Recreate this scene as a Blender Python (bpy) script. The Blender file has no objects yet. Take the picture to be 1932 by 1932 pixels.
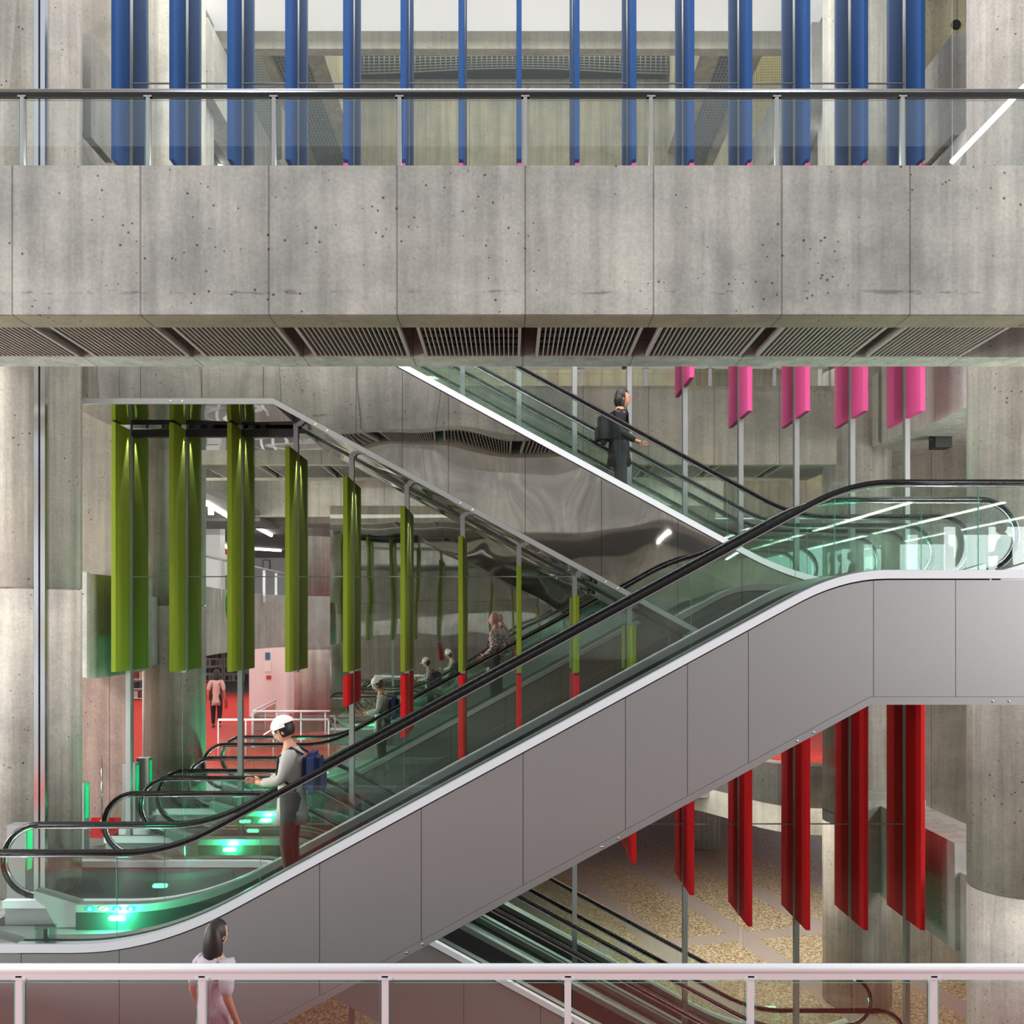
import bpy, bmesh, math, random
from mathutils import Vector, Matrix
random.seed(7)
S = bpy.context.scene
COL = S.collection
F, VX, HY = 1700.0, 962.0, 1172.0        # focal length in pixels, vanishing point of the 1932 px frame
CZ = 7.25                                # height of the camera above the lowest floor

# ------------------------------------------------------------------ camera, world, light
cam_d = bpy.data.cameras.new('camera'); cam = bpy.data.objects.new('camera', cam_d); COL.objects.link(cam)
cam_d.sensor_fit = 'HORIZONTAL'; cam_d.sensor_width = 36; cam_d.lens = 36*F/1932
cam_d.shift_x = (966-VX)/1932; cam_d.shift_y = (HY-966)/1932
cam.location = (0, 0, 0); cam.rotation_euler = (math.pi/2, 0, 0); cam_d.clip_end = 300
S.camera = cam
S.view_settings.view_transform = 'Standard'; S.view_settings.look = 'None'
S.view_settings.gamma = 1; S.view_settings.use_curve_mapping = False
S.view_settings.exposure = 0.31
S.cycles.use_denoising = True
S.cycles.use_adaptive_sampling = True; S.cycles.adaptive_threshold = .02
S.cycles.max_bounces = 8; S.cycles.diffuse_bounces = 3; S.cycles.glossy_bounces = 6
S.cycles.transmission_bounces = 4; S.cycles.transparent_max_bounces = 28
S.cycles.caustics_reflective = False; S.cycles.caustics_refractive = False
S.cycles.sample_clamp_indirect = 4
w = bpy.data.worlds.new('world'); S.world = w; w.use_nodes = True
w.node_tree.nodes['Background'].inputs[0].default_value = (0.86, 0.92, 1.0, 1)
w.node_tree.nodes['Background'].inputs[1].default_value = 0.7

def area(name, loc, rot, sx, sy, e, col=(1, 1, 1)):
    d = bpy.data.lights.new(name, 'AREA'); d.shape = 'RECTANGLE'; d.size = sx; d.size_y = sy; d.energy = e; d.color = col
    o = bpy.data.objects.new(name, d); COL.objects.link(o); o.location = loc; o.rotation_euler = rot
    return o
R = math.radians
def aimed(name, loc, to, sx, sy, e, col=(1, .98, .96)):
    o = area(name, loc, (0, 0, 0), sx, sy, e, col); d = Vector(to)-Vector(loc)
    o.rotation_euler = d.to_track_quat('-Z', 'Y').to_euler(); return o
area('overhead_mid_fill', (-1, 12.1, 14.0), (0, 0, 0), 13, 1.6, 900, (1, .98, .95))  # unseen overhead fill, added to light the beam's back
area('beam_back_fill', (0, 10.95, 5.3), (R(-6), 0, 0), 14, .4, 330, (1, .98, .95))  # unseen fill added behind the beam for its back and the polished panels
area('skylight_rear', (-1, 17.0, 12.9), (0, 0, 0), 13, 5, 560, (1, .97, .9))
area('upper_hall_fill', (0, 23.6, 18.5), (0, 0, 0), 16, 5, 1200, (1, .97, .88))  # unseen fill added to brighten the upper hall
area('hall_lamps_low_rear', (-12, 32, -.9), (0, 0, 0), 14, 20, 700, (1, .95, .92))
area('hall_lamps_mid_rear', (-9, 30, 2.7), (0, 0, 0), 16, 16, 420, (1, .98, .95))
area('low_floor_fill', (4.5, 20, -3.8), (0, 0, 0), 8, 8, 420, (1, .9, .78))  # unseen fill added to brighten the pebble floor
for sg in (-1, 1):          # unseen fill lights added on both sides of the void, front, middle and rear
    aimed('side_fill_front_upper', (sg*18, -1, 5.5), (0, 9, 2.5), 4, 5, 700 if sg < 0 else 1200)
    aimed('side_fill_front_lower', (sg*18, -1, -1.6), (0, 9, -1.5), 4, 2.6, 1200 if sg < 0 else 500)
    aimed('side_fill_front_rear', (sg*18, -4, 1.6), (0, -8.9, 1.5), 3, 3, 500)
    aimed('side_fill_mid_upper', (sg*10.6, 10.2, 1.9), (0, 11.2, .8), 1.6, 1.6, 330)
    aimed('side_fill_mid_lower', (sg*10.6, 10.2, -1.8), (0, 11.2, -1.6), 1.6, 1.6, 260)
    aimed('side_fill_rear_upper', (sg*9.8, 20.0, 1.9), (0, 18.5, .5), 1.6, 1.6, 300)
    aimed('side_fill_rear_lower', (sg*9.8, 20.0, -1.6), (0, 17.5, -2.5), 1.6, 1.6, 260)

# ------------------------------------------------------------------ materials
def lin(c):
    return tuple(((v/255)/12.92 if v/255 <= .04045 else ((v/255+.055)/1.055)**2.4) for v in c) + (1,)
def new_mat(name):
    m = bpy.data.materials.new(name); m.use_nodes = True
    nt = m.node_tree; return m, nt, nt.nodes['Principled BSDF']
def plain(name, rgb, rough=.5, metal=0, emit=0, spec=.5, bump=0, bscale=40):
    m, nt, p = new_mat(name)
    p.inputs['Base Color'].default_value = lin(rgb); p.inputs['Roughness'].default_value = rough
    p.inputs['Metallic'].default_value = metal; p.inputs['Specular IOR Level'].default_value = spec
    if emit:
        p.inputs['Emission Color'].default_value = lin(rgb); p.inputs['Emission Strength'].default_value = emit
    n = nt.nodes.new('ShaderNodeTexNoise'); n.inputs['Scale'].default_value = bscale
    tc = nt.nodes.new('ShaderNodeTexCoord'); nt.links.new(tc.outputs['Object'], n.inputs['Vector'])
    if bump:
        b = nt.nodes.new('ShaderNodeBump'); b.inputs['Strength'].default_value = bump; b.inputs['Distance'].default_value = .02
        nt.links.new(n.outputs['Fac'], b.inputs['Height']); nt.links.new(b.outputs['Normal'], p.inputs['Normal'])
    else:
        mr = nt.nodes.new('ShaderNodeMapRange'); mr.inputs['To Min'].default_value = max(0, rough-.05); mr.inputs['To Max'].default_value = min(1, rough+.05)
        nt.links.new(n.outputs['Fac'], mr.inputs['Value']); nt.links.new(mr.outputs['Result'], p.inputs['Roughness'])
    return m
def concrete(name, rgb, dark=.55, joints=None, jz=None, streak=.5, pores=1, board=0, warm=0, axis='X', marks=None):
    m, nt, p = new_mat(name); N, L = nt.nodes, nt.links
    tc = N.new('ShaderNodeTexCoord'); co = tc.outputs['Object']
    def noise(scale, detail=6, vec=None, sc=None, rough=.6):
        n = N.new('ShaderNodeTexNoise'); n.inputs['Scale'].default_value = scale; n.inputs['Detail'].default_value = detail; n.inputs['Roughness'].default_value = rough
        if sc:
            mp = N.new('ShaderNodeMapping'); mp.inputs['Scale'].default_value = sc; L.new(co, mp.inputs['Vector']); L.new(mp.outputs[0], n.inputs['Vector'])
        else: L.new(co, n.inputs['Vector'])
        return n.outputs['Fac']
    def rng(v, a, b, c, d):
        r = N.new('ShaderNodeMapRange'); r.inputs['From Min'].default_value = a; r.inputs['From Max'].default_value = b
        r.inputs['To Min'].default_value = c; r.inputs['To Max'].default_value = d; L.new(v, r.inputs['Value']); return r.outputs['Result']
    def mul(a, b):
        x = N.new('ShaderNodeMath'); x.operation = 'MULTIPLY'; L.new(a, x.inputs[0]); L.new(b, x.inputs[1]); return x.outputs[0]
    big = rng(noise(.7, 9, rough=.62), .34, .66, dark+.2, 1.1)
    st = rng(noise(1, 6, sc=(5.5, 5.5, .35)), .38, .64, 1-.45*streak, 1.06)
    fine = rng(noise(28, 4), .3, .7, .88, 1.1)
    v = mul(mul(big, st), fine)
    if pores:
        vo = N.new('ShaderNodeTexVoronoi'); vo.inputs['Scale'].default_value = 11; L.new(co, vo.inputs['Vector'])
        gate = rng(noise(1.7, 4), .44, .62, 0, .13)
        sub = N.new('ShaderNodeMath'); sub.operation = 'SUBTRACT'; L.new(vo.outputs['Distance'], sub.inputs[0]); L.new(gate, sub.inputs[1])
        po = rng(sub.outputs[0], .01, .035, .3, 1); v = mul(v, po)
        v = mul(v, rng(noise(.4, 10, sc=(1, 1, 1.7), rough=.7), .46, .60, 1.05, .86))
    h = v
    if board:
        mp = N.new('ShaderNodeMapping'); mp.inputs['Scale'].default_value = (1, 1, .02); L.new(co, mp.inputs['Vector'])
        vo2 = N.new('ShaderNodeTexVoronoi'); vo2.inputs['Scale'].default_value = board; L.new(mp.outputs[0], vo2.inputs['Vector'])
        sepc = N.new('ShaderNodeSeparateColor'); L.new(vo2.outputs['Color'], sepc.inputs[0])
        v = mul(v, rng(sepc.outputs[0], 0, 1, .82, 1.1))
    sep = N.new('ShaderNodeSeparateXYZ'); L.new(co, sep.inputs[0])
    def groove(outp, off, pitch, w):
        a = N.new('ShaderNodeMath'); a.operation = 'SUBTRACT'; L.new(outp, a.inputs[0]); a.inputs[1].default_value = off - pitch/2
        b = N.new('ShaderNodeMath'); b.operation = 'FLOORED_MODULO'; L.new(a.outputs[0], b.inputs[0]); b.inputs[1].default_value = pitch
        c = N.new('ShaderNodeMath'); c.operation = 'SUBTRACT'; L.new(b.outputs[0], c.inputs[0]); c.inputs[1].default_value = pitch/2
        d = N.new('ShaderNodeMath'); d.operation = 'ABSOLUTE'; L.new(c.outputs[0], d.inputs[0])
        return rng(d.outputs[0], w*.4, w, .5, 1)
    if joints: v = mul(v, groove(sep.outputs[axis], joints[0], joints[1], .011)); h = v
    if marks:
        d = N.new('ShaderNodeMath'); d.operation = 'SUBTRACT'; L.new(sep.outputs['Z'], d.inputs[0]); d.inputs[1].default_value = marks
        d2 = N.new('ShaderNodeMath'); d2.operation = 'ABSOLUTE'; L.new(d.outputs[0], d2.inputs[0])
        a_ = rng(d2.outputs[0], .012, .03, 1, 0); b_ = rng(noise(1, 5, sc=(2.6, 1, 14), rough=.8), .54, .60, 0, 1)
        v = mul(v, rng(mul(a_, b_), 0, 1, 1, .58))
    if jz: v = mul(v, groove(sep.outputs['Z'], jz[0], jz[1], .011))
    rp = N.new('ShaderNodeMix'); rp.data_type = 'RGBA'; rp.blend_type = 'MULTIPLY'; rp.inputs[0].default_value = 1
    tint = N.new('ShaderNodeMix'); tint.data_type = 'RGBA'; c1 = lin(rgb); tint.inputs[6].default_value = c1
    tint.inputs[7].default_value = (c1[0]*.92, c1[1]*.86, c1[2]*.74, 1)
    L.new(rng(noise(.7, 5), .45, .7, 0, .4+.6*warm), tint.inputs[0])
    L.new(tint.outputs[2], rp.inputs[6])
    cc = N.new('ShaderNodeCombineColor'); [L.new(v, cc.inputs[i]) for i in range(3)]
    L.new(cc.outputs[0], rp.inputs[7]); L.new(rp.outputs[2], p.inputs['Base Color'])
    p.inputs['Roughness'].default_value = .78; p.inputs['Specular IOR Level'].default_value = .25
    b = N.new('ShaderNodeBump'); b.inputs['Strength'].default_value = .25; b.inputs['Distance'].default_value = .02
    L.new(h, b.inputs['Height']); L.new(b.outputs['Normal'], p.inputs['Normal'])
    return m
def glass(name, col, fac=.03, k=1.0):
    m, nt, p = new_mat(name); N, L = nt.nodes, nt.links; N.remove(p)
    t = N.new('ShaderNodeBsdfTransparent'); t.inputs[0].default_value = col
    g = N.new('ShaderNodeBsdfGlossy'); g.inputs['Roughness'].default_value = 0.0; g.inputs['Color'].default_value = (.95, 1, .98, 1)
    fr = N.new('ShaderNodeFresnel'); fr.inputs['IOR'].default_value = 1.45
    a = N.new('ShaderNodeMath'); a.operation = 'MULTIPLY_ADD'; a.inputs[1].default_value = k; a.inputs[2].default_value = fac; a.use_clamp = True
    L.new(fr.outputs[0], a.inputs[0])
    mx = N.new('ShaderNodeMixShader'); L.new(a.outputs[0], mx.inputs[0]); L.new(t.outputs[0], mx.inputs[1]); L.new(g.outputs[0], mx.inputs[2])
    L.new(mx.outputs[0], N['Material Output'].inputs['Surface'])
    return m
def mirror(name, rgb, rough, wav, wscale, dist=.3):
    m, nt, p = new_mat(name); N, L = nt.nodes, nt.links
    p.inputs['Base Color'].default_value = lin(rgb); p.inputs['Metallic'].default_value = 1; p.inputs['Roughness'].default_value = rough
    tc = N.new('ShaderNodeTexCoord'); n = N.new('ShaderNodeTexNoise'); n.inputs['Scale'].default_value = wscale; n.inputs['Detail'].default_value = 1
    L.new(tc.outputs['Object'], n.inputs['Vector'])
    b = N.new('ShaderNodeBump'); b.inputs['Strength'].default_value = wav; b.inputs['Distance'].default_value = dist
    L.new(n.outputs['Fac'], b.inputs['Height']); L.new(b.outputs['Normal'], p.inputs['Normal'])
    return m
def terrazzo(name):
    m, nt, p = new_mat(name); N, L = nt.nodes, nt.links
    tc = N.new('ShaderNodeTexCoord'); v = N.new('ShaderNodeTexVoronoi'); v.inputs['Scale'].default_value = 34
    L.new(tc.outputs['Object'], v.inputs['Vector'])
    s = N.new('ShaderNodeSeparateColor'); L.new(v.outputs['Color'], s.inputs[0])
    r = N.new('ShaderNodeValToRGB'); r.color_ramp.elements[0].color = lin((104, 88, 62)); r.color_ramp.elements[1].color = lin((212, 202, 180))
    e = r.color_ramp.elements.new(.55); e.color = lin((166, 146, 110))
    L.new(s.outputs[0], r.inputs[0])
    # smooth stone bands laid across the pebble floor
    mp = N.new('ShaderNodeMapping'); mp.inputs['Rotation'].default_value = (0, 0, R(-14)); L.new(tc.outputs['Object'], mp.inputs['Vector'])
    sx = N.new('ShaderNodeSeparateXYZ'); L.new(mp.outputs[0], sx.inputs[0])
    def md(out, per, off, wd):
        a = N.new('ShaderNodeMath'); a.operation = 'ADD'; a.inputs[1].default_value = off; L.new(out, a.inputs[0])
        b = N.new('ShaderNodeMath'); b.operation = 'FLOORED_MODULO'; b.inputs[1].default_value = per; L.new(a.outputs[0], b.inputs[0])
        c = N.new('ShaderNodeMath'); c.operation = 'LESS_THAN'; c.inputs[1].default_value = wd; L.new(b.outputs[0], c.inputs[0]); return c.outputs[0]
    mx = N.new('ShaderNodeMath'); mx.operation = 'MAXIMUM'; L.new(md(sx.outputs[0], 2.1, .6, .55), mx.inputs[0]); L.new(md(sx.outputs[1], 7.0, 2.5, .5), mx.inputs[1])
    n = N.new('ShaderNodeTexNoise'); n.inputs['Scale'].default_value = 30; L.new(tc.outputs['Object'], n.inputs['Vector'])
    r2 = N.new('ShaderNodeValToRGB'); r2.color_ramp.elements[0].color = lin((140, 128, 118)); r2.color_ramp.elements[1].color = lin((176, 164, 156)); L.new(n.outputs['Fac'], r2.inputs[0])
    mi = N.new('ShaderNodeMix'); mi.data_type = 'RGBA'; L.new(mx.outputs[0], mi.inputs[0]); L.new(r.outputs[0], mi.inputs[6]); L.new(r2.outputs[0], mi.inputs[7])
    L.new(mi.outputs[2], p.inputs['Base Color']); p.inputs['Roughness'].default_value = .35
    return m
M = {}
M['beam'] = concrete('grey_beam_concrete', (190, 190, 184), joints=(.147, 1.224), streak=.5, dark=.42, marks=3.14)
M['beamfar'] = concrete('warm_beam_concrete', (186, 182, 168), joints=(.147, 1.224), streak=.4, warm=.5)
M['soffit'] = concrete('soffit_concrete', (150, 142, 126), joints=(.147, 1.224), streak=.2, warm=.6)
M['col'] = concrete('board_marked_concrete', (186, 180, 172), joints=None, streak=.5, board=9, pores=1)
M['wall'] = concrete('wall_concrete', (178, 172, 160), joints=(.3, 1.22), streak=.4, warm=.5)
M['wally'] = concrete('side_wall_concrete', (178, 172, 160), joints=(.3, 1.22), streak=.4, warm=.5, axis='Y')
M['farwall'] = concrete('mottled_concrete', (172, 164, 138), joints=(.1, 1.22), streak=.6, warm=1, dark=.45)
M['para'] = concrete('parapet_concrete', (190, 188, 182), streak=.4)
M['satin'] = plain('satin_steel', (160, 160, 160), .42, .55)
M['white'] = plain('white_metal', (222, 225, 230), .4, 0)
M['alu'] = plain('brushed_aluminium', (188, 190, 190), .32, .75)
M['steel'] = plain('grey_steel', (172, 174, 174), .4, .25)
M['dsteel'] = plain('dark_steel', (70, 70, 72), .4, .6)
M['chrome'] = plain('bright_steel', (215, 216, 220), .15, 1)
M['mirror'] = mirror('polished_steel', (200, 198, 196), .03, .30, .55, .22)
M['mirwall'] = mirror('polished_steel_wall', (205, 206, 202), .02, .13, .5, .15)
M['glass'] = glass('clear_glass', (.93, .985, .965, 1), .015, .8)
M['pglass'] = glass('partition_glass', (.97, .985, .975, 1), .012, .8)
M['uglass'] = glass('upper_railing_glass', (.975, .985, .982, 1), .01, .8)
M['rglass'] = glass('railing_glass', (.965, .975, .97, 1), .015, .9)
M['gedge'] = plain('glass_edge', (150, 215, 195), .2)
M['rubber'] = plain('black_rubber', (14, 14, 15), .28)
M['black'] = plain('black_plastic', (18, 18, 19), .45)
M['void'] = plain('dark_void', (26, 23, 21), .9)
M['slat'] = plain('grey_slat', (172, 164, 160), .5, .2)
M['blue'] = plain('blue_felt', (17, 72, 134), .85, bump=.3, bscale=180)
M['pink'] = plain('pink_felt', (226, 84, 148), .85, bump=.3, bscale=180)
M['green'] = plain('green_felt', (128, 146, 22), .85, bump=.3, bscale=180)
M['red'] = plain('red_felt', (208, 4, 14), .85, bump=.3, bscale=180)
M['carpet'] = plain('red_carpet', (205, 60, 52), .95, bump=.4, bscale=120)
M['gcarpet'] = plain('grey_carpet', (120, 116, 116), .95, bump=.4, bscale=120)
M['stone'] = concrete('grey_stone_floor', (150, 146, 142), streak=0, pores=0)
M['pinkwall'] = concrete('pink_bounce_concrete', (196, 168, 158), joints=(.3, 1.22), streak=.4)  # pink bounce from the red carpet put into the base colour
M['paint'] = plain('white_paint', (232, 230, 228), .7)
M['ceil'] = plain('white_ceiling', (245, 245, 245), .8, emit=.4)  # no lamp: slight glow added so the ceiling looks brightly lit
M['gceil'] = plain('grey_ceiling', (120, 120, 118), .8)
M['terrazzo'] = terrazzo('pebble_floor')
M['lamp'] = plain('lamp_tube', (255, 252, 245), .5, emit=9)
M['led'] = plain('green_led', (110, 255, 180), .5, emit=24)
M['plate'] = plain('ribbed_floor_plate', (140, 140, 140), .4, .6, bump=.3, bscale=60)
M['daylight'] = plain('bright_window', (245, 250, 255), .5, emit=5)
M['waffle'] = plain('waffle_mesh', (112, 112, 100), .6)
M['gold'] = plain('gold_mesh', (176, 160, 96), .5, .4)
M['sblue'] = plain('sticker_blue', (30, 110, 140), .5)
M['swhite'] = plain('sticker_white', (235, 235, 230), .5)
M['sred'] = plain('sticker_red', (190, 50, 30), .5)
M['acrylic'] = glass('acrylic', (.9, .95, .94, 1), .06, 1)

# ------------------------------------------------------------------ geometry helpers
def P(x, y, D): return Vector(((x-VX)*D/F, D, (HY-y)*D/F))
def PX(x, D): return (x-VX)*D/F
def PZ(y, D): return (HY-y)*D/F
class B:
    def __init__(s): s.bm = bmesh.new()
    def face(s, vs, smooth=False, mi=0):
        try:
            f = s.bm.faces.new(vs); f.smooth = smooth; f.material_index = mi; return f
        except ValueError: return None
    def box(s, x0, x1, y0, y1, z0, z1, mi=0):
        v = [s.bm.verts.new((x, y, z)) for x in (x0, x1) for y in (y0, y1) for z in (z0, z1)]
        for q in ((0, 1, 3, 2), (4, 6, 7, 5), (0, 4, 5, 1), (2, 3, 7, 6), (0, 2, 6, 4), (1, 5, 7, 3)): s.face([v[i] for i in q], mi=mi)
        return s
    def prism(s, pts, d, smooth=False):              # polygon of 3-D points swept by the vector d
        a = [s.bm.verts.new(p) for p in pts]; b = [s.bm.verts.new(Vector(p)+Vector(d)) for p in pts]
        s.face(a); s.face(b[::-1]); n = len(a)
        for i in range(n): s.face([a[i], a[(i+1) % n], b[(i+1) % n], b[i]][::-1], smooth)
        return s
    def xz(s, pts, y0, y1): return s.prism([(x, y0, z) for x, z in pts], (0, y1-y0, 0))
    def xy(s, pts, z0, z1): return s.prism([(x, y, z0) for x, y in pts], (0, 0, z1-z0))
    def strip(s, xs, zt, zb, y0, y1, smooth=False):
        rows = [[s.bm.verts.new(p) for p in ((x, y0, a), (x, y1, a), (x, y1, b), (x, y0, b))] for x, a, b in zip(xs, zt, zb)]
        for r, q in zip(rows, rows[1:]):
            for i in range(4): s.face([r[i], r[(i+1) % 4], q[(i+1) % 4], q[i]], smooth and i in (0, 2))
        s.face(rows[0]); s.face(rows[-1][::-1]); return s
    def tube(s, path, r, n=8, closed=False, ry=None, up=None):
        path = [Vector(p) for p in path]; rings = []; m = len(path)
        for i, p in enumerate(path):
            a = path[i-1] if (i or closed) else p; b = path[(i+1) % m] if (i < m-1 or closed) else p
            t = (b-a).normalized()
            u = Vector(up) if up else (Vector((0, 1, 0)) if abs(t.y) < .9 else Vector((1, 0, 0)))
            e1 = (u - t*u.dot(t)).normalized(); e2 = t.cross(e1)
            rr = r[i] if isinstance(r, (list, tuple)) else r
            rings.append([s.bm.verts.new(p + e1*math.cos(2*math.pi*k/n)*(ry or rr) + e2*math.sin(2*math.pi*k/n)*rr) for k in range(n)])
        rng = range(m if closed else m-1)
        for i in rng:
            q, w_ = rings[i], rings[(i+1) % m]
            for k in range(n): s.face([q[k], q[(k+1) % n], w_[(k+1) % n], w_[k]], True)
        if not closed: s.face(rings[0][::-1]); s.face(rings[-1])
        return s
    def cyl(s, x, y, z0, z1, r, n=32, r1=None):
        r1 = r if r1 is None else r1
        a = [s.bm.verts.new((x+r*math.cos(2*math.pi*k/n), y+r*math.sin(2*math.pi*k/n), z0)) for k in range(n)]
        b = [s.bm.verts.new((x+r1*math.cos(2*math.pi*k/n), y+r1*math.sin(2*math.pi*k/n), z1)) for k in range(n)]
        for k in range(n): s.face([a[k], a[(k+1) % n], b[(k+1) % n], b[k]], True)
        s.face(a[::-1]); s.face(b); return s
    def ball(s, c, rad, seg=14, cut=None):
        r = bmesh.ops.create_uvsphere(s.bm, u_segments=seg, v_segments=max(8, seg*2//3), radius=1)
        for v in r['verts']: v.co = Vector((c[0]+v.co.x*rad[0], c[1]+v.co.y*rad[1], c[2]+v.co.z*rad[2]))
        fs = {f for v in r['verts'] for f in v.link_faces}
        for f in fs: f.smooth = True
        if cut: bmesh.ops.delete(s.bm, geom=[v for v in r['verts'] if cut(v.co)], context='VERTS')
        return s
def wloc(o):
    v = Vector((0, 0, 0))
    while o: v = v + o.location; o = o.parent
    return v
def obj(name, b, mat, parent=None, mats=None, origin=None):
    bm = b.bm; bmesh.ops.recalc_face_normals(bm, faces=bm.faces)
    me = bpy.data.meshes.new(name)
    off = wloc(parent) if parent else Vector(origin or (0, 0, 0))
    if off.length: bm.transform(Matrix.Translation(-off))
    bm.to_mesh(me); bm.free()
    for x in (mats or [mat]): me.materials.append(M[x] if isinstance(x, str) else x)
    o = bpy.data.objects.new(name, me); COL.objects.link(o)
    if parent: o.parent = parent
    else: o.location = off
    return o
def tag(o, label, cat, group=None, kind=None):
    o['label'] = label; o['category'] = cat
    if group: o['group'] = group
    if kind: o['kind'] = kind
    return o
def thing(name, loc, label, cat, group=None, rz=0):
    o = bpy.data.objects.new(name, None); COL.objects.link(o); o.location = loc; o.rotation_euler = (0, 0, rz); o.empty_display_size = .2
    return tag(o, label, cat, group)
def struct(name, b, mat, label=None, cat='structure'):
    o = obj(name, b, mat); o['kind'] = 'structure'
    if label: o['label'] = label; o['category'] = cat
    return o
ORD = 'first second third fourth fifth sixth seventh eighth ninth tenth eleventh twelfth thirteenth fourteenth fifteenth'.split()

L0, L1, L2, L3 = -7.23, -3.5, .25, 3.98     # floor levels relative to the camera
G = 13.72                                   # plane of the glass partition
RISE, SL, HALF, UB = 3.735, .543, 5.83, 3.44

# ------------------------------------------------------------------ the setting: floors
struct('floor', B().box(-30, 30, -10, 62, L0-.3, L0), 'terrazzo', 'pebble floor of the lowest hall with smooth stone bands', 'floor')
struct('floor_front', B().box(-16, 16, 2.5, 5.6, L1-.5, L1), 'carpet', 'red carpet walkway behind the white railing', 'floor')
struct('floor_front_rear', B().box(-16, 16, -9, 2.495, L1-.5, L1).box(-16, 16, 5.605, 7.0, L1-.5, L1), 'stone')
struct('floor_left', B().xy([(-30, 7.0), (-6.0, 7.0), (-6.0, 20.4), (-30, 20.4)], L1-.5, L1), 'stone', 'grey landing floor left of the escalators', 'floor')
struct('floor_rear', B().box(-30, -4.7, 20.4, 44, L1-.5, L1).box(-4.7, 14, 22.9, 44, L1-.5, L1), 'carpet', 'red carpet behind the escalators', 'floor')
struct('floor_rear_edge', B().box(-4.695, 6, 20.4, 22.79, L1-.5, L1), 'stone')
struct('floor_library', B().box(-30, 14, 44.01, 62, L1-.5, L1), 'gcarpet', 'grey carpet of the far library', 'floor')
# ------------------------------------------------------------------ near beam across the picture
def beam(name, y0, y1, mat, gy0, gy1, label, zt=4.35, x0=-9, x1=9):
    lo, up = 2.93, 3.05
    b = B().box(x0, x1, y0, gy0, lo, zt).box(x0, x1, gy1, y1, lo+.01, zt).box(x0, x1, gy0, gy1, up+.35, zt)
    return struct(name, b, mat, label, 'beam')
beam('trim_1', 8.6, 10.4, 'beam', 8.97, 10.03, 'grey concrete beam crossing the whole picture under the upper railing')
beam('trim_2', 16.85, 18.84, 'beamfar', 17.0, 18.46, 'warm grey concrete beam behind the glass wall and pink fins', 4.4, -9, 6.2)
beam('trim_3', 25.3, 27.3, 'beamfar', 25.5, 26.9, 'farthest concrete beam over the library at left', 5.2, -30, 6)
struct('trim_4', B().box(-9, 9, 8.62, 8.965, 2.922, 2.929), 'soffit')
# soffit grilles: each panel can be lifted out
def grille(y0, y1, k, label, group, zz=2.94):
    xa, xb = .2+1.224*k+.085, .2+1.224*(k+1)-.085
    t = thing('ceiling_grille', ((xa+xb)/2, (y0+y1)/2, zz), label, 'ceiling grille', group)
    f = B().box(xa, xa+.03, y0, y1, zz, zz+.07).box(xb-.03, xb, y0, y1, zz, zz+.07).box(xa+.03, xb-.03, y0, y0+.02, zz, zz+.07).box(xa+.03, xb-.03, y1-.02, y1, zz, zz+.07)
    obj('frame', f, 'slat', t)
    s = B(); n = 20
    for i in range(1, n):
        x = xa+.03+(xb-xa-.06)*i/n; s.box(x-.006, x+.006, y0+.02, y1-.02, zz+.002, zz+.06)
    obj('slats', s, 'slat', t)
    c = B()
    for i in range(1, 5):
        y = y0+(y1-y0)*i/5; c.box(xa+.03, xb-.03, y-.006, y+.006, zz+.062, zz+.085)
    obj('cross_bars', c, 'dsteel', t)
names = ['leftmost', 'second from left', 'third from left', 'fourth from left', 'middle', 'fourth from right', 'third from right', 'second from right', 'rightmost']
for i, k in enumerate(range(-5, 4)):
    grille(8.98, 10.02, k, 'slatted grey soffit grille under the near beam, ' + names[i], 'grilles under the near beam')
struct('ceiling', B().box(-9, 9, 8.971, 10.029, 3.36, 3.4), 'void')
for i, k in enumerate(range(-5, 5)):
    grille(17.01, 18.45, k, 'slatted soffit grille under the warm beam behind the glass, ' + ORD[i] + ' from the left', 'grilles under the beam behind the glass')
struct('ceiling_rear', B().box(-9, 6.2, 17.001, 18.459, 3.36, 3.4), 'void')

# ------------------------------------------------------------------ columns
def column(name, x, y, r, label, z0=L1, z1=12, rings=(L1, L2), strip=None):
    b = B(); zs = [z0] + sorted(z for z in rings if z0 < z < z1) + [z1]
    for a, c in zip(zs, zs[1:]): b.cyl(x, y, a+.012, c-.012, r, 48)
    b.cyl(x, y, z0+.02, z1-.02, r-.025, 48)
    t = struct(name, b, 'col', label, 'column')
    return t
CXL, CXR, CYN, CYF, CR = -6.31, 6.70, 11.9, 17.2, .60
column('column', CXL, CYN, CR, 'round concrete column at the left edge with a lit steel channel', rings=(.42,))
column('column', CXR, CYN, CR, 'round concrete column at the right edge of the picture', z0=L0, rings=(L1, .3))
column('column', -6.40, CYF, .57, 'round concrete column behind the first two green fins', rings=(.3,))
column('column', 6.62, CYF, .62, 'round concrete column behind the glass at right', z0=L0, rings=(L1-.1, .3, 4.75))
column('column', -6.3, 29, .62, 'farther round column behind the fifth green fin', rings=(.6,), z1=4)
column('column', -6.9, 24, .6, 'pale column at the edge of the upper left gallery', z0=L3, rings=())
column('column', PX(1322, 29), 29, .62, 'round column on the lowest floor behind the red fins', z0=L0, z1=L1-.6, rings=())
# steel channel on the left column
xa = PX(76, CYN-.5); dy = math.sqrt(max(0, CR**2-(xa-CXL)**2)); cy = CYN-dy
struct('trim_17', B().box(xa-.07, xa-.012, cy-.05, cy+.06, L1, 12).box(xa+.012, xa+.07, cy-.05, cy+.06, L1, 12), 'chrome', 'bright vertical steel channel on the left round column', 'channel')
struct('trim_18', B().box(xa-.012, xa+.012, cy-.03, cy+.06, L1, 12), 'black')

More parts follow.
